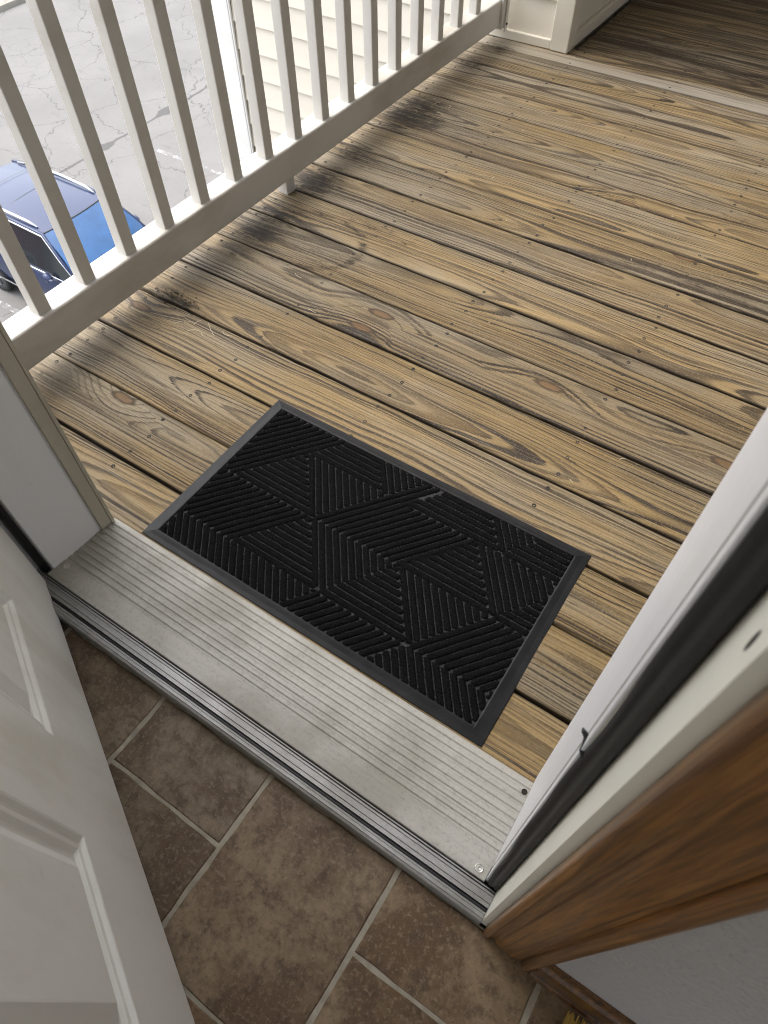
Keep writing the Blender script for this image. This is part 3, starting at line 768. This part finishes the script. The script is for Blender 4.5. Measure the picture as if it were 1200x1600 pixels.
def clip_line(poly, P, D):
    lo_, hi_ = -9, 9
    area = sum(poly[i][0] * poly[(i + 1) % len(poly)][1] - poly[(i + 1) % len(poly)][0] * poly[i][1] for i in range(len(poly)))
    sg = 1 if area > 0 else -1
    for i in range(len(poly)):
        a, c_ = poly[i], poly[(i + 1) % len(poly)]
        nx, ny = -(c_[1] - a[1]) * sg, (c_[0] - a[0]) * sg
        L = math.hypot(nx, ny)
        if L < 1e-9: continue
        nx /= L; ny /= L
        d0 = (P[0] - a[0]) * nx + (P[1] - a[1]) * ny + .0004; dd = D[0] * nx + D[1] * ny
        if abs(dd) < 1e-9:
            if d0 < -.0005: return None
        elif dd > 0: lo_ = max(lo_, -d0 / dd)
        else: hi_ = min(hi_, -d0 / dd)
    return (lo_, hi_) if hi_ - lo_ > .003 else None
KX = .095 / .1245
pitch = .0137
inner = [(IX0 + .80, IY0 - .35), (IX1 + .80, IY0 - .35), (IX1 + .80, IY1 - .35), (IX0 + .80, IY1 - .35)]
nrib = 0
for poly, dirn, anc in PAT:
    if dirn == 0: D = (1, 0); N = (0, 1)
    else:
        D = (KX, 1) if dirn == 45 else (-KX, 1)
        L = math.hypot(*D); D = (D[0] / L, D[1] / L); N = (-D[1], D[0])
    ncell = round(.1245 / pitch)
    pt = .1245 / ncell if dirn == 0 else .0137 * .985
    for k in range(-60, 60):
        P = (anc[0] + N[0] * pt * (k + .5), anc[1] + N[1] * pt * (k + .5))
        r1 = clip_line(poly, P, D); r2_ = clip_line(inner, P, D)
        if not r1 or not r2_: continue
        a, c_ = max(r1[0], r2_[0]), min(r1[1], r2_[1])
        if c_ - a < .003: continue
        n = max(2, int((c_ - a) / .0034)); vs = []
        hw = pt * .442
        for i in range(n + 1):
            t = a + (c_ - a) * i / n
            e = .75 if i in (0, n) else 1.0
            bl = 1 + (.13 if i % 2 else -.10) + random.uniform(-.05, .05)
            sh = random.uniform(-.0005, .0005) + (.0004 if i % 2 else -.0004)
            for (u, v) in ((-1, 0), (-.92, .55), (-.35, 1), (.35, 1), (.92, .55), (1, 0)):
                uu = u * hw * (e * .5 + .5) * (1 + (bl - 1) * .6) + sh
                sk = .0011 * v * (1 if i % 2 else -1) * 0
                vs.append((P[0] + D[0] * (t + sk + .0012 * u) + N[0] * uu - .80, P[1] + D[1] * (t + .0012 * u) + N[1] * uu + .35, .0032 + v * .0036 * e * bl))
        fs = [(i * 6 + j, i * 6 + j + 1, (i + 1) * 6 + j + 1, (i + 1) * 6 + j) for i in range(n) for j in range(5)]
        fs += [(5, 4, 3, 2, 1, 0), tuple(range(n * 6, n * 6 + 6))]
        mesh('rib', vs, fs, 'rib', pile, None, True); nrib += 1
print('ribs', nrib)

# ------------------------------------------------------------------ dry bits on the deck
b = B()
def straw(x, y, a, L, cur, r=.00045):
    pts = [(x + L * (t - .5) * math.cos(a + cur * t), y + L * (t - .5) * math.sin(a + cur * t), .0030 + .002 * math.sin(3.1 * t)) for t in (0, .2, .4, .6, .8, 1)]
    b.tube(pts, r, 5)
for i in range(5):
    straw(random.gauss(-1.10, .07), random.gauss(.86, .05), random.uniform(0, 6.28), random.uniform(.015, .06), random.uniform(-1, 1))
for i in range(2):
    straw(random.uniform(-1.1, -.85), random.uniform(.8, 1.2), random.uniform(0, 6.28), random.uniform(.015, .05), random.uniform(-1, 1))
for i in range(5):
    straw(random.uniform(-1.25, -1.1), random.uniform(1.9, 2.15), random.uniform(0, 6.28), random.uniform(.01, .03), random.uniform(-1, 1))
for i in range(14):
    straw(random.uniform(-.9, .3), random.uniform(.8, 2.2), random.uniform(0, 6.28), random.uniform(.004, .012), random.uniform(-1, 1), .0006)
tag(b.build('dry_straw', 'straw'), 'thin pale bits of dry straw scattered on the deck boards', 'straw', kind='stuff')
b = B()
for i in range(60):
    x, y = random.gauss(-1.235, .035), random.gauss(.905, .018)
    s = random.uniform(.0012, .004)
    b.tube([(x, y, .001), (x + s * 2 * random.uniform(-1, 1), y + s * random.uniform(-1, 1), .003 + s * .4)], [s * .5, s * .3], 5)
tag(b.build('dark_debris', 'brushwood'), 'crumbs of dark leaf litter caught beside the railing', 'debris', kind='stuff')

# ------------------------------------------------------------------ hand brush on the floor by the baseboard
hbz = empty('hand_brush', (.205, .06, 0)); tag(hbz, 'yellow bristled hand brush lying beside the baseboard', 'brush')
b = B()
for i in range(44):
    x = .186 + .028 * random.random(); z = .002 + .020 * random.random()
    b.tube([(x, .060, z), (x + random.uniform(-.002, .004), .117 + random.uniform(-.006, .003), max(.001, z + random.uniform(-.003, .003)))], [.0011, .0007], 5)
b.build('bristles', 'bristle', hbz)['kind'] = 'stuff'
bevel(B().box(.180, .222, -.03, .062, .001, .026).build('block', 'brushwood', hbz), .004)
bevel(B().box(.192, .210, -.16, -.031, .004, .022).build('handle', 'brushwood', hbz), .006)

# ------------------------------------------------------------------ parked car
CX, CY = -10.55, 5.95
car = empty('parked_car', (CX, CY, GZ)); tag(car, 'dark blue car with silver roof rails parked below the deck', 'car')
def T(p): return (CX + p[0], CY + p[1], GZ + p[2])
def cb(b, name, mat, smooth=True, parent=None, sub=0):
    o = mesh(name, [T(v) for v in b.v], b.f, mat, parent or car, None, smooth)
    if sub:
        s = o.modifiers.new('sub', 'SUBSURF'); s.levels = sub; s.render_levels = sub
    return o
def sect(x, hw, zt, crown, zb=.28):
    half = [(hw * .90, zb), (hw * .985, zb + .16), (hw, .62), (hw * .995, .82), (hw * .955, min(zt, 1.02) * .975), (hw * .80, zt), (hw * .4, zt + crown * .8), (0, zt + crown)]
    return [(x, -y, z) for y, z in half] + [(x, y, z) for y, z in reversed(half[:-1])]
st = [(2.42, .62, .62, .02), (2.36, .80, .74, .03), (2.15, .89, .86, .05), (1.75, .915, .95, .06), (1.25, .925, 1.03, .06), (.9, .93, 1.05, .03), (.3, .93, 1.06, .0), (-.6, .93, 1.07, 0), (-1.4, .93, 1.08, 0), (-1.9, .91, 1.08, 0), (-2.2, .86, 1.02, .02), (-2.30, .74, .85, .02)]
b = B(); rows = [sect(*s_) for s_ in st]; b.grid(rows)
b.add(rows[0], [tuple(range(len(rows[0])))]); b.add(rows[-1], [tuple(range(len(rows[-1])))])
cb(b, 'body', 'paint', True, None, 1)
# greenhouse
def lerp(a, c_, t): return tuple(a[i] + (c_[i] - a[i]) * t for i in range(3))
def arc(x, hw, z, bowx, crown, n=8):
    return [(x + bowx * (1 - (t) ** 2), hw * t, z + crown * (1 - t * t)) for t in [-1 + 2 * i / n for i in range(n + 1)]]
RZ = 1.62
base = arc(1.18, .82, 1.045, .30, .02); head = arc(.42, .655, RZ - .03, .12, .045)
b = B(); b.grid([[lerp(base[j], head[j], t) for j in range(9)] for t in (0, .25, .5, .75, 1)])
for i, v in enumerate(b.v):
    t = (i // 9) / 4; b.v[i] = (v[0] + .05 * math.sin(math.pi * t), v[1], v[2] + .03 * math.sin(math.pi * t))
ws = cb(b, 'windshield', 'windshield')
roofrows = [head] + [arc(x, hw, z, .02, .05) for x, hw, z in ((.1, .66, RZ - .005), (-.6, .665, RZ), (-1.3, .65, RZ - .02), (-1.85, .61, RZ - .06))]
rf = cb(B().grid(roofrows), 'roof', 'paint')
for xx in (-.25, -.62, -1.0):
    cb(B().box(xx - .004, xx + .004, -.50, .50, RZ + .022, RZ + .036), 'roof_seam', 'blackplastic', False, rf) if False else None
b = B()
for xx in (-.62, -1.28):
    for j in range(10):
        y0_, y1_ = -.48 + .096 * j, -.48 + .096 * (j + 1)
        zc = lambda y: RZ + .05 * (1 - (y / .62) ** 2) + .0015
        b.add([(xx - .006, y0_, zc(y0_)), (xx + .006, y0_, zc(y0_)), (xx + .006, y1_, zc(y1_)), (xx - .006, y1_, zc(y1_))], [(0, 1, 2, 3)])
cb(b, 'sunroof_seal', 'blackplastic', False, rf)
tail = arc(-2.12, .74, 1.10, -.06, .02); rt = roofrows[-1]
cb(B().grid([[lerp(rt[j], tail[j], t) for j in range(9)] for t in (0, .5, 1)]), 'rear_window', 'glass')
for sg in (-1, 1):
    lowp = [(1.16, sg * .82, 1.05), (.85, sg * .885, 1.055), (.1, sg * .89, 1.06), (-.75, sg * .89, 1.065), (-1.55, sg * .88, 1.075), (-2.10, sg * .76, 1.10)]
    upp = [(1.12, sg * .812, 1.08), (.80, sg * .75, 1.33), (.42, sg * .66, RZ - .035), (-.60, sg * .667, RZ - .005), (-1.35, sg * .652, RZ - .03), (-1.86, sg * .612, RZ - .06)]
    cb(B().grid([lowp, [lerp(l, u, .5) for l, u in zip(lowp, upp)], upp]), 'side_glass', 'glass')
    pp = [(1.20, sg * .825, 1.05), (.80, sg * .758, 1.335), (.43, sg * .668, RZ - .028), (-.6, sg * .675, RZ), (-1.35, sg * .660, RZ - .024), (-1.88, sg * .620, RZ - .058), (-2.1, sg * .765, 1.10)]
    cb(B().tube(pp, .030, 8), 'pillar', 'paint')
    cb(B().tube([(p[0], p[1] + sg * .018, p[2] - .026) for p in pp[:-1]], .020, 6), 'window_trim', 'chrome')
    cb(B().tube([(-.30 - .05, sg * .885, 1.07), (-.42, sg * .636, RZ - .02)], .035, 6), 'door_pillar', 'blackplastic')
    cb(B().tube([(-1.30, sg * .885, 1.08), (-1.22, sg * .628, RZ - .03)], .04, 6), 'door_pillar', 'blackplastic')
    cb(B().tube([(.98, sg * .905, 1.035), (0, sg * .925, 1.045), (-1.0, sg * .925, 1.055), (-1.9, sg * .89, 1.065)], .010, 6), 'belt_trim', 'chrome')
    cb(B().tube([(1.1, sg * .932, .38), (0, sg * .945, .38), (-1.2, sg * .935, .38)], .016, 6), 'sill_trim', 'chrome')
    cb(B().tube([(.25, sg * .600, RZ + .005), (.05, sg * .612, RZ + .050), (-.6, sg * .622, RZ + .062), (-1.3, sg * .610, RZ + .040), (-1.7, sg * .59, RZ - .02)], [.014, .022, .023, .022, .014], 8), 'roof_rail', 'chrome')
    for hx in (.05, -.95):
        cb(B().tube([(hx, sg * .955, .93), (hx - .09, sg * .965, .935), (hx - .18, sg * .955, .93)], .012, 6), 'door_handle', 'chrome')
    for hx in (.75, -.30, -1.25):
        cb(B().tube([(hx, sg * .918, 1.03), (hx + .02, sg * .934, .82), (hx + .03, sg * .936, .62), (hx, sg * .930, .45)], .004, 5), 'door_seam', 'blackplastic')
    for hx in (-.15, -1.0):
        cb(B().tube([(hx, sg * .42, 1.0), (hx, sg * .42, 1.28)], [.16, .11], 8), 'seat', 'blackplastic')
    # mirror
    mb = B(); mb.grid([[(.58 + dx * k, sg * (.93 + .11 * u), 1.04 + .075 * v * kk) for (u, v, dx) in ((.0, -.7, .0), (.2, -1, .06), (.9, -.9, .05), (1.0, 0, .03), (.9, .95, .05), (.2, 1, .06), (0, .7, 0), (0, -.7, 0))] for k, kk in ((-.4, .96), (.2, 1), (1.2, .8), (1.8, .4))])
    cb(mb, 'mirror', 'paint')
    cb(B().tube([(.60, sg * .86, 1.03), (.60, sg * .95, 1.02)], .03, 6), 'mirror_stalk', 'blackplastic')
    for wx in (1.52, -1.32):
        wh = empty('wheel', T((wx, sg * .83, .36)), car)
        tp = [(.22, -.11), (.34, -.11), (.362, -.08), (.362, .08), (.34, .11), (.22, .11)]
        b = B(); n = 28
        vs = [T((wx + r_ * math.cos(2 * math.pi * i / n), sg * .83 + yv, .36 + r_ * math.sin(2 * math.pi * i / n))) for i in range(n) for r_, yv in tp]
        b.add(vs, [(i * 6 + j, i * 6 + (j + 1) % 6, ((i + 1) % n) * 6 + (j + 1) % 6, ((i + 1) % n) * 6 + j) for i in range(n) for j in range(6)])
        b.build('tyre', 'tyre', wh, None, True)
        b = B()
        for s_ in range(5):
            a = 2 * math.pi * s_ / 5
            c0 = Vector(T((wx, sg * .935, .36))); c1 = Vector(T((wx + .22 * math.cos(a), sg * .925, .36 + .22 * math.sin(a))))
            b.tube([c0, c1], [.04, .025], 6)
        b.tube([T((wx, sg * .75, .36)), T((wx, sg * .90, .36))], .225, 24)
        b.build('rim', 'rim', wh)
    cb(B().grid([[(2.22, sg * .60, .66), (2.06, sg * .86, .70)], [(2.27, sg * .60, .76), (2.02, sg * .885, .82)]]), 'headlight', 'lamp')
cb(B().box(2.33, 2.43, -.42, .42, .42, .66), 'grille', 'blackplastic', False)
cb(B().tube([head[0]] + head[1:-1] + [head[-1]], .012, 6), 'windshield_seal', 'blackplastic')
for wy in (-.45, .25):
    cb(B().tube([(1.42, wy, 1.085), (1.26, wy + .28, 1.19), (1.20, wy + .52, 1.22)], .008, 5), 'wiper', 'blackplastic')
cb(B().grid([[(.93, .02, 1.424), (.93, .14, 1.422)], [(.80, .02, 1.496), (.80, .14, 1.494)]]), 'parking_permit', 'sticker', False)
cb(B().grid([[(.84, .18, 1.474), (.84, .26, 1.472)], [(.80, .18, 1.496), (.80, .26, 1.494)]]), 'parking_permit', 'stickerw', False)
